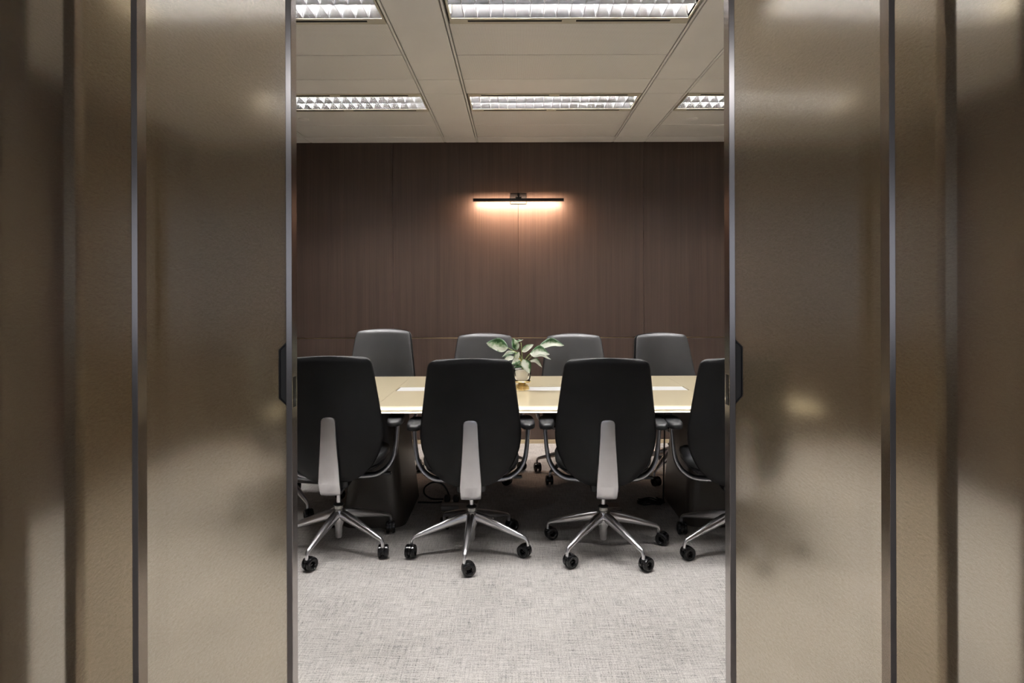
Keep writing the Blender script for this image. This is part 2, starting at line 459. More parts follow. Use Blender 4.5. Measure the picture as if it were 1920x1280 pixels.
# ------------------------------------------------------------------ sliding doors
def door(name, x_in, x_out, y0, y1, label, pull=None):
    """x_in: meeting edge, x_out: far edge; y0 nearer the corridor"""
    s = 1 if x_out > x_in else -1
    d = empty(name, ((x_in+x_out)/2, (y0+y1)/2, 0))
    tag(d, label, kind='structure')
    cx, cy = d.location[0], d.location[1]
    def part(nm, x0, x1, ya, yb, z0, z1, m, par=d, bev=0.0012):
        a, b = sorted((x0, x1))
        o = obj(nm, B(a-cx, b-cx, ya-cy, yb-cy, z0, z1, bev, 2), m, par)
        return o
    ym = (y0+y1)/2
    part('glass_pane', x_in+s*0.010, x_out-s*0.010, y0+0.010, y0+0.018, 0.06, 2.50, M['glass'], bev=0)
    part('stile', x_in, x_in+s*0.0155, y0, y1, 0.01, 2.55, M['stile'])
    part('stile', x_out-s*0.030, x_out, y0, y1, 0.01, 2.55, M['stile'])
    part('rail', x_in+s*0.0155, x_out-s*0.030, y0, y1, 0.01, 0.08, M['stile'])
    part('rail', x_in+s*0.0155, x_out-s*0.030, y0, y1, 2.47, 2.55, M['stile'])
    if pull:
        z0, z1 = pull
        xi = x_in + s*0.0158
        def prism(bm, xo, za, zb, ch, ya, yb):
            pts = [(xi, za), (xi, zb), (xo, zb-ch), (xo, za+ch)]
            v0 = [bm.verts.new((x-cx, ya-cy, z)) for x, z in pts]
            v1 = [bm.verts.new((x-cx, yb-cy, z)) for x, z in pts]
            bm.faces.new(v0); bm.faces.new(list(reversed(v1)))
            for i in range(4):
                j = (i+1) % 4
                bm.faces.new((v0[i], v0[j], v1[j], v1[i]))
            return bm
        # rim: outer trapezoid minus inner, as a band
        bm = bmesh.new()
        o_ = [(xi, z0), (xi+s*0.0205, z0+0.020), (xi+s*0.0205, z1-0.020), (xi, z1)]
        i_ = [(xi, z0+0.0045), (xi+s*0.0170, z0+0.0215), (xi+s*0.0170, z1-0.0215), (xi, z1-0.0045)]
        ya, yb = y0+0.004, y0+0.0105
        rings = []
        for pts, yy in ((o_, yb), (o_, ya), (i_, ya), (i_, yb)):
            rings.append([bm.verts.new((x-cx, yy-cy, z)) for x, z in pts])
        for a, b in zip(rings, rings[1:]):
            for k in range(3):
                bm.faces.new((a[k], a[k+1], b[k+1], b[k]))
        h = obj('pull_handle', bm, M['handle_rim'], d)
        bm = prism(bmesh.new(), xi+s*0.0172, z0+0.0045, z1-0.0045, 0.017, y0+0.0075, y0+0.0098)
        obj('recess_plate', bm, M['handle'], h)
        # lock in the meeting edge
        xe = x_in - s*0.0012
        k = part('lock_plate', xe, x_in+s*0.001, ym-0.010, ym+0.010, z0-0.005, z0+0.075, M['handle_rim'], bev=0.0004)
        bm = bmesh.new()
        tube(bm, [(x_in-s*0.0045-cx, 0.002, z0+0.010), (x_in-cx, 0.002, z0+0.010)], 0.0042, 12)
        obj('lock_bolt', bm, M['chrome'], k, True, angle=40)
    return d

door('door_1', -0.5837, -1.176, 1.64, 1.68, 'inner left sliding door of bronze mesh glass with a dark pull', (1.071, 1.238))
door('door_2', 0.5570, 1.149, 1.64, 1.68, 'inner right sliding door of bronze mesh glass with a dark pull', (1.073, 1.242))
door('door_3', -0.9495, -1.545, 1.58, 1.62, 'outer left sliding door of bronze mesh glass')
door('door_4', 0.9387, 1.535, 1.58, 1.62, 'outer right sliding door of bronze mesh glass')

# ------------------------------------------------------------------ louvred ceiling lights
def louvre_light(x0, x1, y0, y1, label, first=[]):
    cx, cy = (x0+x1)/2, (y0+y1)/2
    if first:
        src = first[0]
        r = inst(src, None, (cx, cy, ZC)); r.parent = None
        for ch in src.children:
            c = inst(ch, r)
            for g in ch.children: inst(g, c)
        tag(r, label, 'ceiling light', 'louvred ceiling lights')
        return r
    r = empty('louvre_light', (cx, cy, ZC))
    tag(r, label, 'ceiling light', 'louvred ceiling lights')
    hw, hd = (x1-x0)/2-0.012, (y1-y0)/2-0.002
    ow, od = 0.580, 0.147                      # half size of the louvre opening
    # flange: four cream bars round the opening, cut by two air slots on each long side
    bm = bmesh.new()
    for s in (-1, 1):
        a, b = sorted((s*ow, s*hw)); box(bm, a, b, -hd, hd, -0.002, 0.016)
        ys = sorted((s*od, s*(od+0.022))); box(bm, -ow, ow, ys[0], ys[1], -0.002, 0.016)
        ys = sorted((s*(od+0.038), s*hd)); box(bm, -ow, ow, ys[0], ys[1], -0.002, 0.016)
        ys = sorted((s*(od+0.022), s*(od+0.038)))
        for xa, xb in ((-ow, -0.500), (-0.035, 0.035), (0.500, ow)):
            box(bm, xa, xb, ys[0], ys[1], -0.002, 0.016)
    obj('flange', bm, M['frame'], r)
    for s in (-1, 1):
        ys = sorted((s*(od+0.022), s*(od+0.038)))
        for xa, xb in ((-0.500, -0.035), (0.035, 0.500)):
            obj('air_slot', B(xa, xb, ys[0]-0.001, ys[1]+0.001, -0.0028, 0.014), M['void'], r)
    # sheet steel tray that closes the fitting above
    bm = bmesh.new()
    box(bm, -ow-0.004, ow+0.004, -od-0.004, od+0.004, 0.086, 0.090)
    for s in (-1, 1):
        a, b = sorted((s*ow, s*(ow+0.004))); box(bm, a, b, -od, od, 0.0, 0.088)
    obj('tray', bm, M['frame'], r)
    blade = None
    for s in (-1, 1):
        yc = s*od/2
        # parabolic trough
        prof = []
        for k in range(13):
            t = -1 + k/6.0
            prof.append((yc + t*(od/2-0.0015), 0.080*(1-abs(t)**2.3)))
        bm = bmesh.new()
        a = [bm.verts.new((-ow, y, z)) for y, z in prof]; b = [bm.verts.new((ow, y, z)) for y, z in prof]
        c = [bm.verts.new((-ow, y, z+0.001)) for y, z in prof]; d = [bm.verts.new((ow, y, z+0.001)) for y, z in prof]
        for k in range(12):
            bm.faces.new((a[k], a[k+1], b[k+1], b[k])); bm.faces.new((c[k], d[k], d[k+1], c[k+1]))
        obj('reflector', bm, M['mirror'], r, True)
        bm = bmesh.new()
        tube(bm, [(-ow+0.005, yc, 0.058), (ow-0.005, yc, 0.058)], 0.0085, 12)
        obj('tube', bm, M['tube'], r, True, angle=50)
        n = 18
        for k in range(1, n):
            x = -ow + 2*ow*k/n
            if blade is None:
                bm = bmesh.new()
                ends = []
                for t in (-1, -0.5, 0, 0.5, 1):
                    y = t*(od/2-0.003); zt = 0.044*(1-abs(t)**2.3)+0.004
                    zb = 0.001
                    wt = 0.013
                    ends.append([(-wt*(zt/0.048)**0.7, y, zt), (-0.004*(zt/0.048), y, (zt+zb)*0.45), (-0.0012, y, zb),
                                 (0.0012, y, zb), (0.004*(zt/0.048), y, (zt+zb)*0.45), (wt*(zt/0.048)**0.7, y, zt)])
                loft(bm, ends)
                blade = obj('louvre_blade', bm, M['blade'], r)
                blade.location = (x, yc, 0)
            else:
                inst(blade, r, (x, yc, 0))
    bm = bmesh.new(); box(bm, -ow, ow, -0.0015, 0.0015, 0.0, 0.03)
    obj('louvre_spine', bm, M['mirror'], r)
    # the light the fitting throws down, cut off sideways by its louvre
    ld = bpy.data.lights.new('louvre_lamp', 'AREA')
    ld.shape = 'RECTANGLE'; ld.size = 2*ow; ld.size_y = 2*od
    ld.energy = LUM_W; ld.color = (1.0, 0.975, 0.955); ld.spread = R(104)
    lo = bpy.data.objects.new('lamp', ld); C.objects.link(lo)
    lo.parent = r; lo.location = (0, 0, 0.004)
    first.append(r)
    return r

names = {(1, 2): 'nearest louvred light to the left, half hidden by the door edge',
         (2, 2): 'largest louvred light at the top centre, nearest the doors',
         (3, 2): 'near louvred light on the right, seen only through bronze glass',
         (1, 6): 'far louvred light on the left, partly cut by the door',
         (2, 6): 'far louvred light at the centre above the wall lamp',
         (3, 6): 'far louvred light on the right, mostly behind bronze glass'}
for bi in (1, 2, 3):
    for ri in LIGHT_ROWS:
        louvre_light(*bays[bi], *rows[ri], names[(bi, ri)])

# round caps in the ceiling panels
for (x, y, lb) in ((-1.64, 4.88, 'round sprinkler cap in the ceiling behind the left far light'), (1.38, 4.90, 'round sprinkler cap in the ceiling behind the right far light')):
    bm = bmesh.new(); lathe(bm, [(0.0, -0.009), (0.030, -0.009), (0.041, -0.006), (0.043, 0.0)], 28)
    tag(obj('sprinkler_cap', bm, M['cream'], None, True, (x, y, ZC), angle=30), lb, 'ceiling cap', 'ceiling caps')

# corridor downlights, behind the camera
for i, (x, lb) in enumerate(((-1.3, 'left'), (1.3, 'right'))):
    e = empty('downlight', (x, -0.9, ZC)); tag(e, 'round corridor downlight above the %s hand side' % lb, 'downlight', 'corridor downlights')
    bm = bmesh.new(); lathe(bm, [(0.075, -0.006), (0.10, -0.006), (0.10, 0.0), (0.075, 0.0)], 28); obj('ring', bm, M['cream'], e, True, angle=30)
    ld = bpy.data.lights.new('downlight_lamp', 'AREA'); ld.shape = 'DISK'; ld.size = 0.14; ld.energy = CORR_W; ld.color = (0.93, 0.95, 1.0)
    lo = bpy.data.objects.new('lamp', ld); C.objects.link(lo); lo.parent = e; lo.location = (0, 0, -0.008)

# ------------------------------------------------------------------ wall lamp
def wall_lamp():
    x, z, yb = 0.026, 2.166, 5.515
    e = empty('wall_lamp', (x, YW, z))
    tag(e, 'slim black bar wall lamp glowing warm on the walnut wall', 'wall lamp')
    obj('mounting_plate', B(-0.074, 0.074, -0.014, -0.001, -0.020, 0.078, 0.006, 3), M['lampblack'], e)
    bm = bmesh.new(); box(bm, -0.011, 0.011, -0.05, -0.012, 0.046, 0.064, 0.002); box(bm, -0.009, 0.009, yb-YW-0.009, -0.03, 0.048, 0.062, 0.002); box(bm, -0.009, 0.009, yb-YW-0.009, yb-YW+0.009, 0.010, 0.060, 0.002)
    obj('arm', bm, M['lampblack'], e)
    obj('joint', B(-0.026, 0.026, yb-YW-0.012, yb-YW+0.012, 0.0125, 0.026, 0.003), M['lampblack'], e)
    bm = bmesh.new(); box(bm, -0.398, 0.398, yb-YW-0.014, yb-YW+0.014, -0.013, 0.013, 0.002)
    obj('bar', bm, M['lampblack'], e)
    obj('diffuser', B(-0.390, 0.390, yb-YW+0.0135, yb-YW+0.0160, -0.008, 0.006), M['led'], e)
    ld = bpy.data.lights.new('wall_lamp_light', 'AREA'); ld.shape = 'RECTANGLE'; ld.size = 0.77; ld.size_y = 0.012
    ld.energy = SCONCE_W; ld.color = (1.0, 0.68, 0.48)
    lo = bpy.data.objects.new('light', ld); C.objects.link(lo); lo.parent = e
    lo.location = (0, yb-YW+0.018, -0.004); lo.rotation_euler = (R(40), 0, 0)
wall_lamp()

# ------------------------------------------------------------------ conference table
TX0, TX1, TY0, TY1, TZ = -1.35, 1.68, 3.405, 4.69, 0.74
TCX, TCY = (TX0+TX1)/2, (TY0+TY1)/2
def rrect(x0, x1, y0, y1, r, z, n=6):
    pts = []
    for cx, cy, a0 in ((x1-r, y1-r, 0), (x0+r, y1-r, 90), (x0+r, y0+r, 180), (x1-r, y0+r, 270)):
        for k in range(n+1):
            a = R(a0+90*k/n); pts.append((cx+r*math.cos(a), cy+r*math.sin(a), z))
    return pts

def table():
    e = empty('conference_table', (TCX, TCY, 0))
    tag(e, 'long cream lacquered conference table with white inlay and dark plinth legs', 'table')
    W, D = (TX1-TX0)/2, (TY1-TY0)/2
    xs = [-W, -0.77-TCX, 1.10-TCX, W]
    # three boards, each with the stepped bullnose edge
    prof = [(0.004, 0.0), (0.0, 0.002), (0.0, 0.0045), (0.004, 0.0085), (0.011, 0.0110), (0.0115, 0.0135), (0.016, 0.0190), (0.024, 0.0270), (0.034, 0.0325), (0.044, 0.034)]
    for i in range(3):
        rings = []
        for inset, dz in prof:
            zz = TZ-0.034+dz
            x0 = xs[i]+(inset if i == 0 else 0.0006); x1 = xs[i+1]-(inset if i == 2 else 0.0006)
            y0, y1 = -D+inset, D-inset
            rings.append([(x0, y0, zz), (x1, y0, zz), (x1, y1, zz), (x0, y1, zz)])
        bm = bmesh.new()
        if i == 1:
            # centre board: leave the inlay pocket open
            ix0, ix1, iy0, iy1 = -0.765-TCX+0.002, 1.098-TCX-0.002, 3.975-TCY, 4.140-TCY
            loft(bm, rings, cap=False)
            bm.verts.ensure_lookup_table()
            nv = len(bm.verts)
            top = [bm.verts[nv-4+k] for k in range(4)]; bot = [bm.verts[k] for k in range(4)]
            bm.faces.new(list(reversed(bot)))
            inn = [bm.verts.new((x, y, TZ)) for x, y in ((ix0, iy0), (ix1, iy0), (ix1, iy1), (ix0, iy1))]
            low = [bm.verts.new((v.co.x, v.co.y, TZ-0.012)) for v in inn]
            for k in range(4):
                j = (k+1) % 4
                bm.faces.new((top[k], top[j], inn[j], inn[k])); bm.faces.new((inn[k], inn[j], low[j], low[k]))
            bm.faces.new(low)
            bd = obj('table_top_board', bm, M['table'], e)
            n = 3
            for k in range(n):
                a = ix0+0.004+(ix1-ix0-0.008)*k/n; b = ix0+0.004+(ix1-ix0-0.008)*(k+1)/n
                obj('white_inlay_lid', B(a+0.001, b-0.001, iy0+0.004, iy1-0.004, TZ-0.011, TZ-0.002, 0.001, 1), M['inlay'], bd)
        else:
            loft(bm, rings)
            obj('table_top_board', bm, M['table'], e)
    # tapered underside tray
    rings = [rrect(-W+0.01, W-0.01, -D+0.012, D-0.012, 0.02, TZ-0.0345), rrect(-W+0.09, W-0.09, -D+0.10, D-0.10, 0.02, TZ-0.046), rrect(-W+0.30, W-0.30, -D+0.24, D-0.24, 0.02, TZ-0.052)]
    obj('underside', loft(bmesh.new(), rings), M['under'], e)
    for cx in (-0.835, 1.165):
        rings = []
        for k in range(9):
            t = k/8.0
            z = 0.0 + (TZ-0.052)*t
            f = 0.185-0.075*t; g = 0.325-0.05*t
            rings.append(rrect(cx-TCX-f, cx-TCX+f, -0.085-g, -0.085+g, 0.085-0.02*t, z+0.0005, 8))
        obj('plinth_leg', loft(bmesh.new(), rings), M['plinth'], e, True, angle=40)
    return e
table()

# ------------------------------------------------------------------ task chairs
BACK = [  # z, half width, y at centre line, forward wrap at the edges
    (0.376, 0.085, -0.150, 0.012), (0.390, 0.125, -0.157, 0.025), (0.407, 0.152, -0.164, 0.036), (0.444, 0.195, -0.176, 0.054),
    (0.506, 0.231, -0.193, 0.075), (0.570, 0.253, -0.205, 0.085), (0.631, 0.259, -0.212, 0.084), (0.693, 0.255, -0.218, 0.080),
    (0.817, 0.238, -0.228, 0.066), (0.941, 0.222, -0.242, 0.052), (0.990, 0.214, -0.250, 0.046), (1.007, 0.208, -0.253, 0.044),
    (1.017, 0.199, -0.255, 0.042), (1.024, 0.184, -0.257, 0.040), (1.0285, 0.158, -0.258, 0.037)]
def back_rings(o0, o1, shrink, zs, crown=0.0):
    rings = []
    n = 12
    for z in zs:
        hw, yc, wr = lerp_tab(BACK, z)
        hw = hw*shrink
        e = min(1.0, (z-0.376)/0.05+0.15, (1.0285-z)/0.03+0.25)
        rear, front = [], []
        for k in range(n+1):
            s = -1 + 2*k/n
            ss = math.sin(s*math.pi/2)
            y = yc + wr*abs(ss)**2.0
            zz = z + (0.010*(1-ss*ss) if z > 0.98 else 0) * min(1, max(0, (z-0.98)/0.04))
            th = (1-abs(ss)**5)
            mid = (o0+o1)/2
            rear.append((hw*ss, y + mid + (o0-mid)*th*e, zz))
            front.append((hw*ss, y + mid + (o1-mid)*th*e, zz))
        rings.append(rear + list(reversed(front))[1:-1])
    return rings
ZS = [0.376, 0.383, 0.392, 0.407, 0.425, 0.45, 0.48, 0.52, 0.56, 0.60, 0.64, 0.68, 0.73, 0.78, 0.83, 0.88, 0.93, 0.965, 0.99, 1.004, 1.013, 1.020, 1.025, 1.0285]
SPINE = [  # z, half width, y
    (0.729, 0.012, -0.2320), (0.726, 0.024, -0.2328), (0.720, 0.032, -0.233), (0.710, 0.036, -0.2330), (0.64, 0.039, -0.2315), (0.56, 0.0435, -0.2285), (0.48, 0.048, -0.2245), (0.42, 0.051, -0.2210), (0.396, 0.0525, -0.2195),
    (0.392, 0.0525, -0.2180), (0.376, 0.0525, -0.2110), (0.350, 0.0520, -0.199), (0.330, 0.051, -0.187), (0.321, 0.050, -0.174), (0.317, 0.050, -0.15), (0.316, 0.049, -0.12), (0.318, 0.048, -0.06)]

LEG_R = 0.315
def make_chair():
    e = empty('office_chair')
    obj('backrest_shell', loft(bmesh.new(), back_rings(-0.006, 0.020, 1.0, ZS)), M['leather'], e, True)
    cz = [0.40+ (z-0.376)*(1.0255-0.40)/(1.0285-0.376) for z in ZS]
    obj('backrest_cushion', loft(bmesh.new(), back_rings(0.012, 0.058, 0.975, cz)), M['cushion'], e, True)
    # spine: curved aluminium blade that tucks under the seat
    rings = []
    for i, (z, hw, y) in enumerate(SPINE):
        a = SPINE[max(i-1, 0)]; b = SPINE[min(i+1, len(SPINE)-1)]
        t = Vector((0, b[2]-a[2], b[0]-a[0])).normalized()
        nrm = Vector((0, t.z, -t.y))                     # towards the rear
        th = 0.012 if z > 0.45 else 0.016
        if nrm.y > 0 and z > 0.4: nrm = -nrm
        c = Vector((0, y, z))
        ring = []
        for sx, dn in ((-1, -th), (-1, -0.003), (-0.94, 0.0), (-0.5, 0.0018), (0, 0.0024), (0.5, 0.0018), (0.94, 0.0), (1, -0.003), (1, -th)):
            out = Vector((0, -abs(t.z), (1 if t.z < 0 else -1)*t.y)) if False else None
            ring.append(c + Vector((sx*hw, 0, 0)) + Vector((0, t.z, -t.y))*dn)
        rings.append(ring)
    obj('spine', loft(bmesh.new(), rings), M['alu'], e, True, angle=40)
    # seat: cushion on a black pan
    def seat_ring(z, k, n=36):
        out = []
        for i in range(n):
            a = 2*math.pi*i/n
            c, s = math.cos(a), math.sin(a)
            x = 0.255*k*math.copysign(abs(c)**0.55, c); y = 0.075 + 0.205*k*math.copysign(abs(s)**0.6, s)
            out.append((x, y, z + 0.020*(abs(x)/0.255)**2 - (0.025*((y-0.15)/0.12)**2 if y > 0.15 else 0)))
        return out
    obj('seat_cushion', loft(bmesh.new(), [seat_ring(0.428, 0.93), seat_ring(0.440, 0.99), seat_ring(0.462, 1.0), seat_ring(0.482, 0.97), seat_ring(0.494, 0.88), seat_ring(0.497, 0.6)]), M['cushion'], e, True)
    obj('seat_pan', loft(bmesh.new(), [seat_ring(0.385, 0.55), seat_ring(0.398, 0.82), seat_ring(0.420, 0.95), seat_ring(0.430, 0.95)]), M['plastic'], e, True)
    bm = bmesh.new(); box(bm, -0.075, 0.075, -0.12, 0.13, 0.335, 0.395, 0.015, 3)
    obj('tilt_mechanism', bm, M['plastic'], e, True, angle=40)
    bm = bmesh.new()
    tube(bm, [(0.07, 0.05, 0.372), (0.20, 0.05, 0.366), (0.24, 0.05, 0.366)], 0.006, 8); box(bm, 0.215, 0.272, 0.036, 0.064, 0.359, 0.373, 0.004)
    obj('lever', bm, M['plastic'], e)
    # armrests
    for s in (-1, 1):
        path = spline([(s*0.10, 0.03, 0.362), (s*0.19, 0.035, 0.366), (s*0.248, 0.042, 0.398), (s*0.284, 0.050, 0.452), (s*0.298, 0.056, 0.520), (s*0.304, 0.060, 0.590), (s*0.306, 0.060, 0.625), (s*0.304, 0.060, 0.641)], 5)
        m = len(path)
        fl_ = []
        for i in range(m):
            t = i/(m-1)
            w = 0.0155 - 0.0045*min(1, t*1.5) + (0.016*max(0, (t-0.86)/0.14)**2)
            fl_.append((0.024*(1-0.40*t) + 0.02*max(0, (t-0.86)/0.14)**2, w))
        bm = bmesh.new(); tube(bm, path, 0.01, 12, flat=fl_)
        arm = obj('armrest', bm, M['alu_dark'], e, True)
        rr = []
        for k, (z, g) in enumerate(((0.640, 0.80), (0.646, 0.97), (0.658, 1.0), (0.670, 0.96), (0.676, 0.85))):
            ring = []
            for i in range(28):
                a = 2*math.pi*i/28; c, q = math.cos(a), math.sin(a)
                ring.append((s*0.299 + 0.042*g*math.copysign(abs(c)**0.7, c), 0.055 + 0.125*g*math.copysign(abs(q)**0.7, q), z))
            rr.append(ring)
        obj('arm_pad', loft(bmesh.new(), rr), M['pad'], arm, True, angle=60)
    # column and hub
    bm = bmesh.new(); lathe(bm, [(0.0115, 0.215), (0.0115, 0.336)], 16); col = obj('gas_column', bm, M['alu'], e, True, angle=40)
    bm = bmesh.new(); lathe(bm, [(0.012, 0.2235), (0.027, 0.2240), (0.028, 0.230), (0.016, 0.238)], 20); obj('collar', bm, M['plastic'], col, True, angle=40)
    bm = bmesh.new(); lathe(bm, [(0.018, 0.2035), (0.0215, 0.2065), (0.0215, 0.2228), (0.012, 0.2232)], 24); obj('label_ring', bm, M['sticker'], col, True, angle=40)
    bm = bmesh.new(); lathe(bm, [(0.014, 0.050), (0.018, 0.056), (0.018, 0.075), (0.0205, 0.078), (0.0205, 0.11), (0.030, 0.135), (0.037, 0.160), (0.036, 0.192), (0.031, 0.202), (0.015, 0.204)], 24)
    obj('hub', bm, M['alu'], e, True, angle=40)
    # five legs with casters
    leg0 = None
    for k in range(5):
        if leg0 is None:
            pts = [(0.020, 0, 0.176), (0.06, 0, 0.170), (0.12, 0, 0.154), (0.20, 0, 0.131), (0.275, 0, 0.108), (0.300, 0, 0.099), (LEG_R-0.004, 0, 0.090), (LEG_R, 0, 0.078), (LEG_R, 0, 0.058)]
            fl_ = [(0.023, 0.028), (0.0225, 0.027), (0.0205, 0.0235), (0.0170, 0.0180), (0.0130, 0.0125), (0.0115, 0.0105), (0.0095, 0.0090), (0.0088, 0.0085), (0.0085, 0.0085)]
            bm = bmesh.new(); tube(bm, pts, 0.01, 14, flat=fl_)
            leg0 = obj('leg', bm, M['alu'], e, True, angle=50)
            # caster parts are modelled about the swivel axis
            bm = bmesh.new(); lathe(bm, [(0.008, 0.062), (0.011, 0.060), (0.011, 0.050), (0.008, 0.046)], 14)
            box(bm, -0.012, 0.012, -0.005, 0.005, 0.030, 0.056, 0.003)
            ringa = []
            for i in range(13):
                a = R(-10+ 200*i/12); ringa.append((0.020+0.0345*math.cos(a), 0.0345+0.0345*math.sin(a)))
            v0 = [bm.verts.new((x, -0.006, z)) for x, z in ringa] + [bm.verts.new((0.020, -0.006, 0.030))]
            v1 = [bm.verts.new((x, 0.006, z)) for x, z in ringa] + [bm.verts.new((0.020, 0.006, 0.030))]
            bm.faces.new(v0); bm.faces.new(list(reversed(v1)))
            for i in range(len(v0)):
                j = (i+1) % len(v0); bm.faces.new((v0[i], v0[j], v1[j], v1[i]))
            hood = obj('caster_fork', bm, M['wheel'], leg0, True, (LEG_R, 0, 0), angle=35)
            wh = None
            for s in (-1, 1):
                bm = bmesh.new()
                prof = [(0.0120, 0.0075), (0.0300, 0.0075), (0.0335, 0.0095), (0.0340, 0.015), (0.0325, 0.0225), (0.0285, 0.0255), (0.0215, 0.0255), (0.0200, 0.0235), (0.0145, 0.0215), (0.0120, 0.0160)]
                rings = []
                for i in range(28):
                    a = 2*math.pi*i/28
                    rings.append([(0.020+r_*math.cos(a), s*w_, 0.0342+r_*math.sin(a)) for r_, w_ in prof])
                rings.append(rings[0])
                loft(bm, rings, cap=False); bmesh.ops.remove_doubles(bm, verts=bm.verts, dist=1e-6)
                w = obj('caster_wheel', bm, M['wheel'], leg0, True, (LEG_R, 0, 0), angle=40)
        else:
            lg = inst(leg0, e)
            for ch in list(leg0.children): inst(ch, lg)
    return e

chair0 = make_chair()
UPPER = ('backrest_shell', 'backrest_cushion', 'spine', 'seat_cushion', 'seat_pan', 'tilt_mechanism', 'lever', 'armrest')
def place_chair(x, y, yaw, base_deg, label, group, lift=0.0, swivels=None, first=[True]):
    if first[0]:
        e = chair0; first[0] = False
    else:
        e = chair0.copy(); C.objects.link(e)
        for ch in list(chair0.children):
            c = ch.copy(); C.objects.link(c); c.parent = e
            c.location = (0, 0, 0); c.rotation_euler = (0, 0, 0)
            for g in list(ch.children):
                d = g.copy(); C.objects.link(d); d.parent = c
    e.location = (x, y, 0); e.rotation_euler = (0, 0, R(yaw))
    tag(e, label, 'office chair', group)
    k = 0
    for ch in e.children:
        nm = ch.name.split('.')[0]
        if nm in UPPER: ch.location[2] = min(lift, 0.008) if nm == 'armrest' else lift
        if nm == 'leg':
            ch.rotation_euler[2] = R(base_deg - yaw + 72*k)
            sw = swivels[k] if swivels else rnd.uniform(0, 360)
            for g in ch.children:
                g.rotation_euler[2] = R(sw - (base_deg + 72*k))   # swivel given in room degrees
            k += 1
    return e

GF, GB = 'chairs on the near side of the table', 'chairs on the far side of the table'
place_chair(-0.954, 3.38, 3, 257, 'black leather office chair seen from behind, leftmost in the near row', GF, 0.010, [60, 95, 280, 270, 260])
place_chair(-0.238, 3.34, 3, 267.7, 'black leather office chair seen from behind, in front of the potted plant', GF, 0.0, [15, 150, 30, 90, 262])
place_chair(0.461, 3.34, -2, 228, 'black leather office chair seen from behind, right of the potted plant', GF, 0.0, [30, 35, 330, 80, 20])
place_chair(1.142, 3.325, -4, 203.6, 'black leather office chair seen from behind, cut by the right door edge', GF, 0.0, [20, 40, 330, 285, 265])
place_chair(-1.020, 4.66, 180, 18, 'black leather office chair facing us at the far left, tallest of the far row', GB, 0.040)
place_chair(-0.241, 4.68, 180, 20, 'black leather office chair facing us behind the left leaves of the plant', GB, 0.003)
place_chair(0.446, 4.66, 180, 12, 'black leather office chair facing us behind the right leaves of the plant', GB, 0.0, [120, 40, 280, 95, 75])
place_chair(1.155, 4.68, 190, 18, 'black leather office chair facing us at the far right, turned slightly', GB, 0.003)
place_chair(-1.47, 4.02, -88, 313, 'black leather office chair at the left head of the table behind the bronze glass', 'chairs at the ends of the table', 0.0, [300, 20, 120, 60, 200])

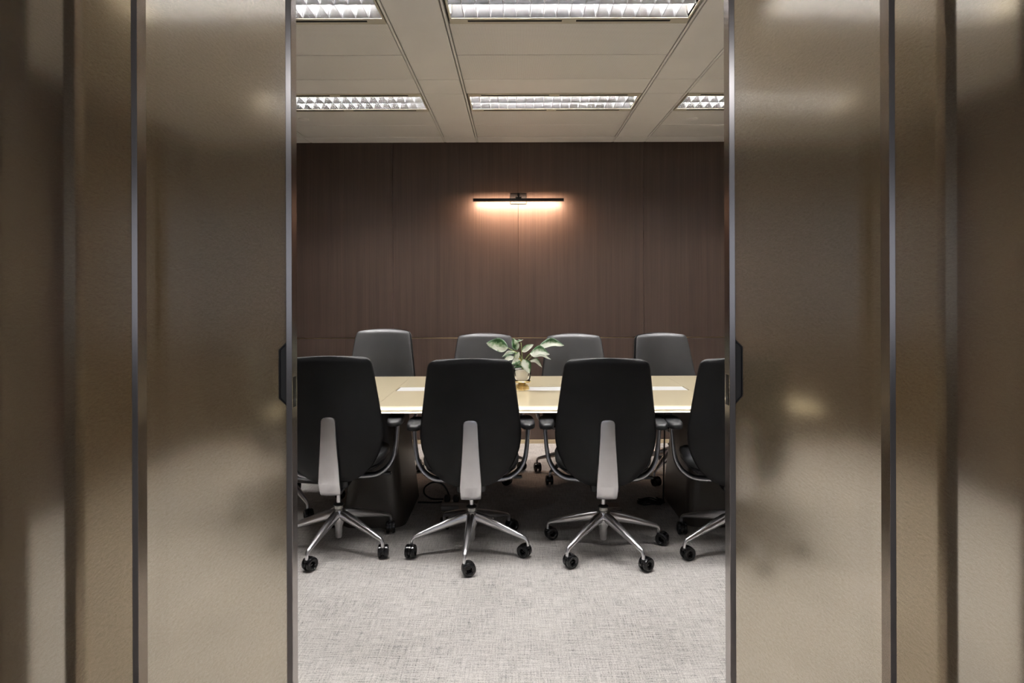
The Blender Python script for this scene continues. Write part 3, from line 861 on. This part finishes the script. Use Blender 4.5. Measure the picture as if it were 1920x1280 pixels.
# ------------------------------------------------------------------ potted plant on the table
def plant():
    px, py = 0.038, 4.02
    e = empty('potted_plant', (px, py, TZ))
    tag(e, 'small variegated plant with white and green leaves in a gold based glass', 'potted plant')
    K = 0.0003746
    def P(u, v, dy=0.0): return Vector(((u-885)*K, dy, (1095-v)*K))
    bm = bmesh.new(); lathe(bm, [(0.036, 0.052), (0.047, 0.054), (0.055, 0.075), (0.058, 0.10), (0.056, 0.118), (0.053, 0.127), (0.0505, 0.127), (0.0535, 0.117), (0.0555, 0.10), (0.0525, 0.076), (0.045, 0.056), (0.036, 0.055)], 32)
    obj('glass_bowl', bm, M['vase'], e, True)
    bm = bmesh.new(); lathe(bm, [(0.0, 0.059), (0.034, 0.059), (0.040, 0.10), (0.0435, 0.132), (0.0405, 0.132), (0.037, 0.10), (0.0, 0.098)], 32)
    obj('inner_cup', bm, M['cup'], e, True, angle=50)
    bm = bmesh.new(); lathe(bm, [(0.0, 0.099), (0.036, 0.099), (0.0395, 0.124), (0.02, 0.130), (0.0, 0.131)], 24)
    obj('soil', bm, M['soil'], e, True)
    # gold base: foot, waist and rings of beads
    bm = bmesh.new()
    lathe(bm, [(0.0, 0.0), (0.045, 0.0), (0.047, 0.004), (0.040, 0.010), (0.024, 0.020), (0.020, 0.032), (0.030, 0.044), (0.052, 0.050), (0.056, 0.055), (0.054, 0.058), (0.0, 0.058)], 32)
    gb = obj('gold_foot', bm, M['gold'], e, True, angle=50)
    bm = bmesh.new()
    for z, r, n, br in ((0.008, 0.044, 26, 0.0052), (0.017, 0.040, 24, 0.0050), (0.026, 0.034, 20, 0.0048), (0.050, 0.053, 30, 0.0045)):
        for i in range(n):
            a = 2*math.pi*(i+0.5*(z > 0.012))/n
            bmesh.ops.create_icosphere(bm, subdivisions=1, radius=br, matrix=Matrix.Translation((r*math.cos(a), r*math.sin(a), z)))
    tag(obj('gold_beads', bm, M['gold'], gb, True), kind='stuff')
    def leaf(b, t, hw, arch=0.0, face=(0, -1, 0.35), fold=0.15, side=1, green=0.5):
        b, t = Vector(b), Vector(t)
        d = (t-b); L = d.length; d.normalize()
        n = Vector(face).normalized(); n = (n - d*n.dot(d)).normalized()
        a = n.cross(d).normalized()*side
        bm = bmesh.new()
        nu, nv = 7, 13
        col = bm.loops.layers.float_color.new('leafpos')
        grid = []; vals = {}
        for j in range(nv):
            v = j/(nv-1)
            w = hw*(math.sin(math.pi*min(1, v**0.80))**0.75)*(1-0.15*v) if 0 < v < 1 else 0.0006
            rowv = []
            for i in range(nu):
                s = -1+2*i/(nu-1)
                p = b + d*(L*v) + a*(w*s) + Vector((0, 0, 1))*arch*math.sin(math.pi*v) - n*(fold*w*(1-abs(s))) - n*0.006*math.sin(v*9)*abs(s)*hw/0.03
                vv = bm.verts.new(p); rowv.append(vv)
                edge = abs(s)**4*0.45
                vals[vv] = min(1.0, max(0.0, green + 0.10 + 0.42*s + edge - 0.1))
            grid.append(rowv)
        for r0, r1 in zip(grid, grid[1:]):
            for i in range(nu-1):
                f = bm.faces.new((r0[i], r0[i+1], r1[i+1], r1[i]))
                for lp in f.loops: lp[col] = (vals[lp.vert], 0, 0, 1)
        # give the blade its thickness
        geom = bmesh.ops.solidify(bm, geom=list(bm.faces), thickness=0.0007)
        return obj('leaf', bm, M['leaf'], e, True)
    L = [  # base u,v,dy  tip u,v,dy  half width arch face fold side green
        ((650, 382, -0.02), (285, 292, -0.03), 0.046, 0.006, (0.1, -1, 0.3), .15, -1, 0.42),
        ((805, 425, 0.01), (738, 222, 0.02), 0.027, 0.0, (0.2, -1, 0.2), .25, 1, 0.50),
        ((745, 305, 0.03), (908, 243, 0.01), 0.013, 0.0, (0, -0.6, 1), .3, 1, 0.45),
        ((888, 455, 0.02), (1085, 335, 0.03), 0.021, 0.004, (-0.2, -1, 0.3), .2, 1, 0.12),
        ((1180, 355, 0.00), (1600, 338, -0.02), 0.034, 0.020, (0, -0.8, 0.55), .3, 1, 0.30),
        ((1022, 475, -0.03), (1350, 482, -0.05), 0.038, 0.022, (0, -0.8, 0.6), .3, 1, 0.30),
        ((1060, 522, -0.01), (1378, 575, -0.02), 0.022, 0.018, (0, -0.6, 0.8), .3, 1, 0.10),
        ((1030, 603, 0.0), (1226, 710, -0.02), 0.020, 0.020, (-0.1, -0.8, 0.7), .3, 1, 0.12),
        ((912, 570, -0.03), (1012, 798, -0.07), 0.034, 0.004, (0.15, -1, 0.3), .2, 1, 0.22),
        ((760, 572, -0.02), (836, 448, -0.04), 0.020, 0.0, (0.1, -1, 0.3), .2, 1, 0.15),
        ((765, 458, 0.01), (545, 542, 0.0), 0.016, 0.010, (0.1, -0.7, 0.7), .3, 1, 0.45),
        ((745, 530, -0.02), (563, 607, -0.04), 0.021, 0.006, (0, -0.9, 0.5), .2, -1, 0.10),
        ((858, 588, -0.02), (712, 655, -0.05), 0.024, 0.006, (0, -1, 0.5), .25, 1, 0.42),
        ((890, 690, -0.02), (752, 700, -0.05), 0.018, 0.006, (0, -0.9, 0.6), .2, 1, 0.62),
        ((905, 720, -0.02), (960, 740, -0.05), 0.014, 0.004, (0, -0.9, 0.6), .2, 1, 0.62)]
    for b, t, hw, ar, fc, fo, sd, gr in L:
        leaf(P(*b), P(*t), hw, ar, fc, fo, sd, gr)
    S = [((895, 745, 0), (890, 560, 0.01), (872, 300, 0.02), 'stem'), ((890, 745, -0.01), (860, 520, -0.01), (650, 382, -0.02), 'stem'),
         ((905, 745, 0), (960, 560, 0), (1180, 355, 0), 'stem'), ((905, 745, -0.01), (950, 570, -0.02), (1022, 475, -0.03), 'stem'),
         ((900, 745, 0), (985, 600, 0), (1060, 522, -0.01), 'stem'), ((885, 740, -0.01), (868, 600, -0.015), (800, 535, -0.02), 'stem_y'),
         ((900, 740, 0.0), (960, 640, 0), (1030, 603, 0), 'stem'), ((890, 740, 0), (850, 560, 0), (765, 458, 0.01), 'stem'), ((895, 740, -.01), (880, 650, -.01), (912, 570, -.03), 'stem'),
         ((885, 740, 0), (830, 600, -.01), (745, 530, -0.02), 'stem')]
    for a, m_, b, mt in S:
        bm = bmesh.new(); tube(bm, spline([P(*a), P(*m_), P(*b)], 6), 0.0021, 7)
        obj('stem', bm, M[mt], e, True)
plant()

# ------------------------------------------------------------------ cables and sockets under the table
def power_block():
    e = empty('power_block', (-0.36, 3.98, 0))
    tag(e, 'beige and grey socket block with black plugs under the table', 'power strip')
    obj('body', B(-0.11, 0.12, -0.05, 0.05, 0.001, 0.045, 0.006, 2), M['socket'], e)
    obj('front_flap', B(-0.11, 0.0, -0.062, -0.048, 0.001, 0.030, 0.003, 2), M['socket_g'], e)
    for x in (-0.075, -0.02):
        obj('plug', B(x-0.018, x+0.018, -0.03, 0.012, 0.044, 0.082, 0.006, 2), M['cable'], e)
power_block()
bm = bmesh.new()
tube(bm, spline([(-0.635, 4.06, 0.008), (-0.60, 4.06, 0.008), (-0.50, 4.05, 0.010), (-0.44, 4.04, 0.03), (-0.435, 4.02, 0.08), (-0.47, 4.02, 0.135), (-0.53, 4.02, 0.150), (-0.585, 4.03, 0.115), (-0.59, 4.04, 0.07), (-0.55, 4.04, 0.04), (-0.50, 4.01, 0.045), (-0.462, 3.965, 0.06)], 6), 0.0055, 8)
tag(obj('looped_cable', bm, M['cable'], None, True), 'black cable looped in the air beside the left plinth leg', 'cable')
e = empty('floor_socket', (0.60, 3.93, 0)); tag(e, 'small beige floor socket box behind the right centre chair', 'floor socket')
obj('lid', B(-0.045, 0.045, -0.04, 0.04, 0.012, 0.034, 0.006, 2), M['socket'], e); obj('frame', B(-0.055, 0.055, -0.05, 0.05, 0.0005, 0.013, 0.003, 2), M['socket_g'], e)
pts = []
for i in range(64):
    a = i/64*2*math.pi*3.2
    pts.append((0.855+ (0.075+0.008*math.sin(i*0.7))*math.cos(a), 4.02+0.035*math.sin(a)+0.004*math.sin(i), 0.008+0.010*(i/64*3.2)+0.004*math.sin(i*1.3)))
bm = bmesh.new(); tube(bm, pts + [(0.93, 4.03, 0.02), (0.950, 4.035, 0.01)], 0.0048, 8)
cb_ = obj('coiled_cable', bm, M['cable'], None, True)
tag(cb_, 'black cable coiled on the carpet beside the right plinth leg', 'cable')
bm = bmesh.new(); tube(bm, spline([(0.952, 4.05, 0.0055), (0.953, 4.08, 0.02), (0.956, 4.09, 0.10), (0.962, 4.09, 0.35), (0.970, 4.09, 0.683)], 6), 0.0050, 8)
tag(obj('hanging_cable', bm, M['cable'], None, True), 'thin black cable hanging straight down from the table underside', 'cable')
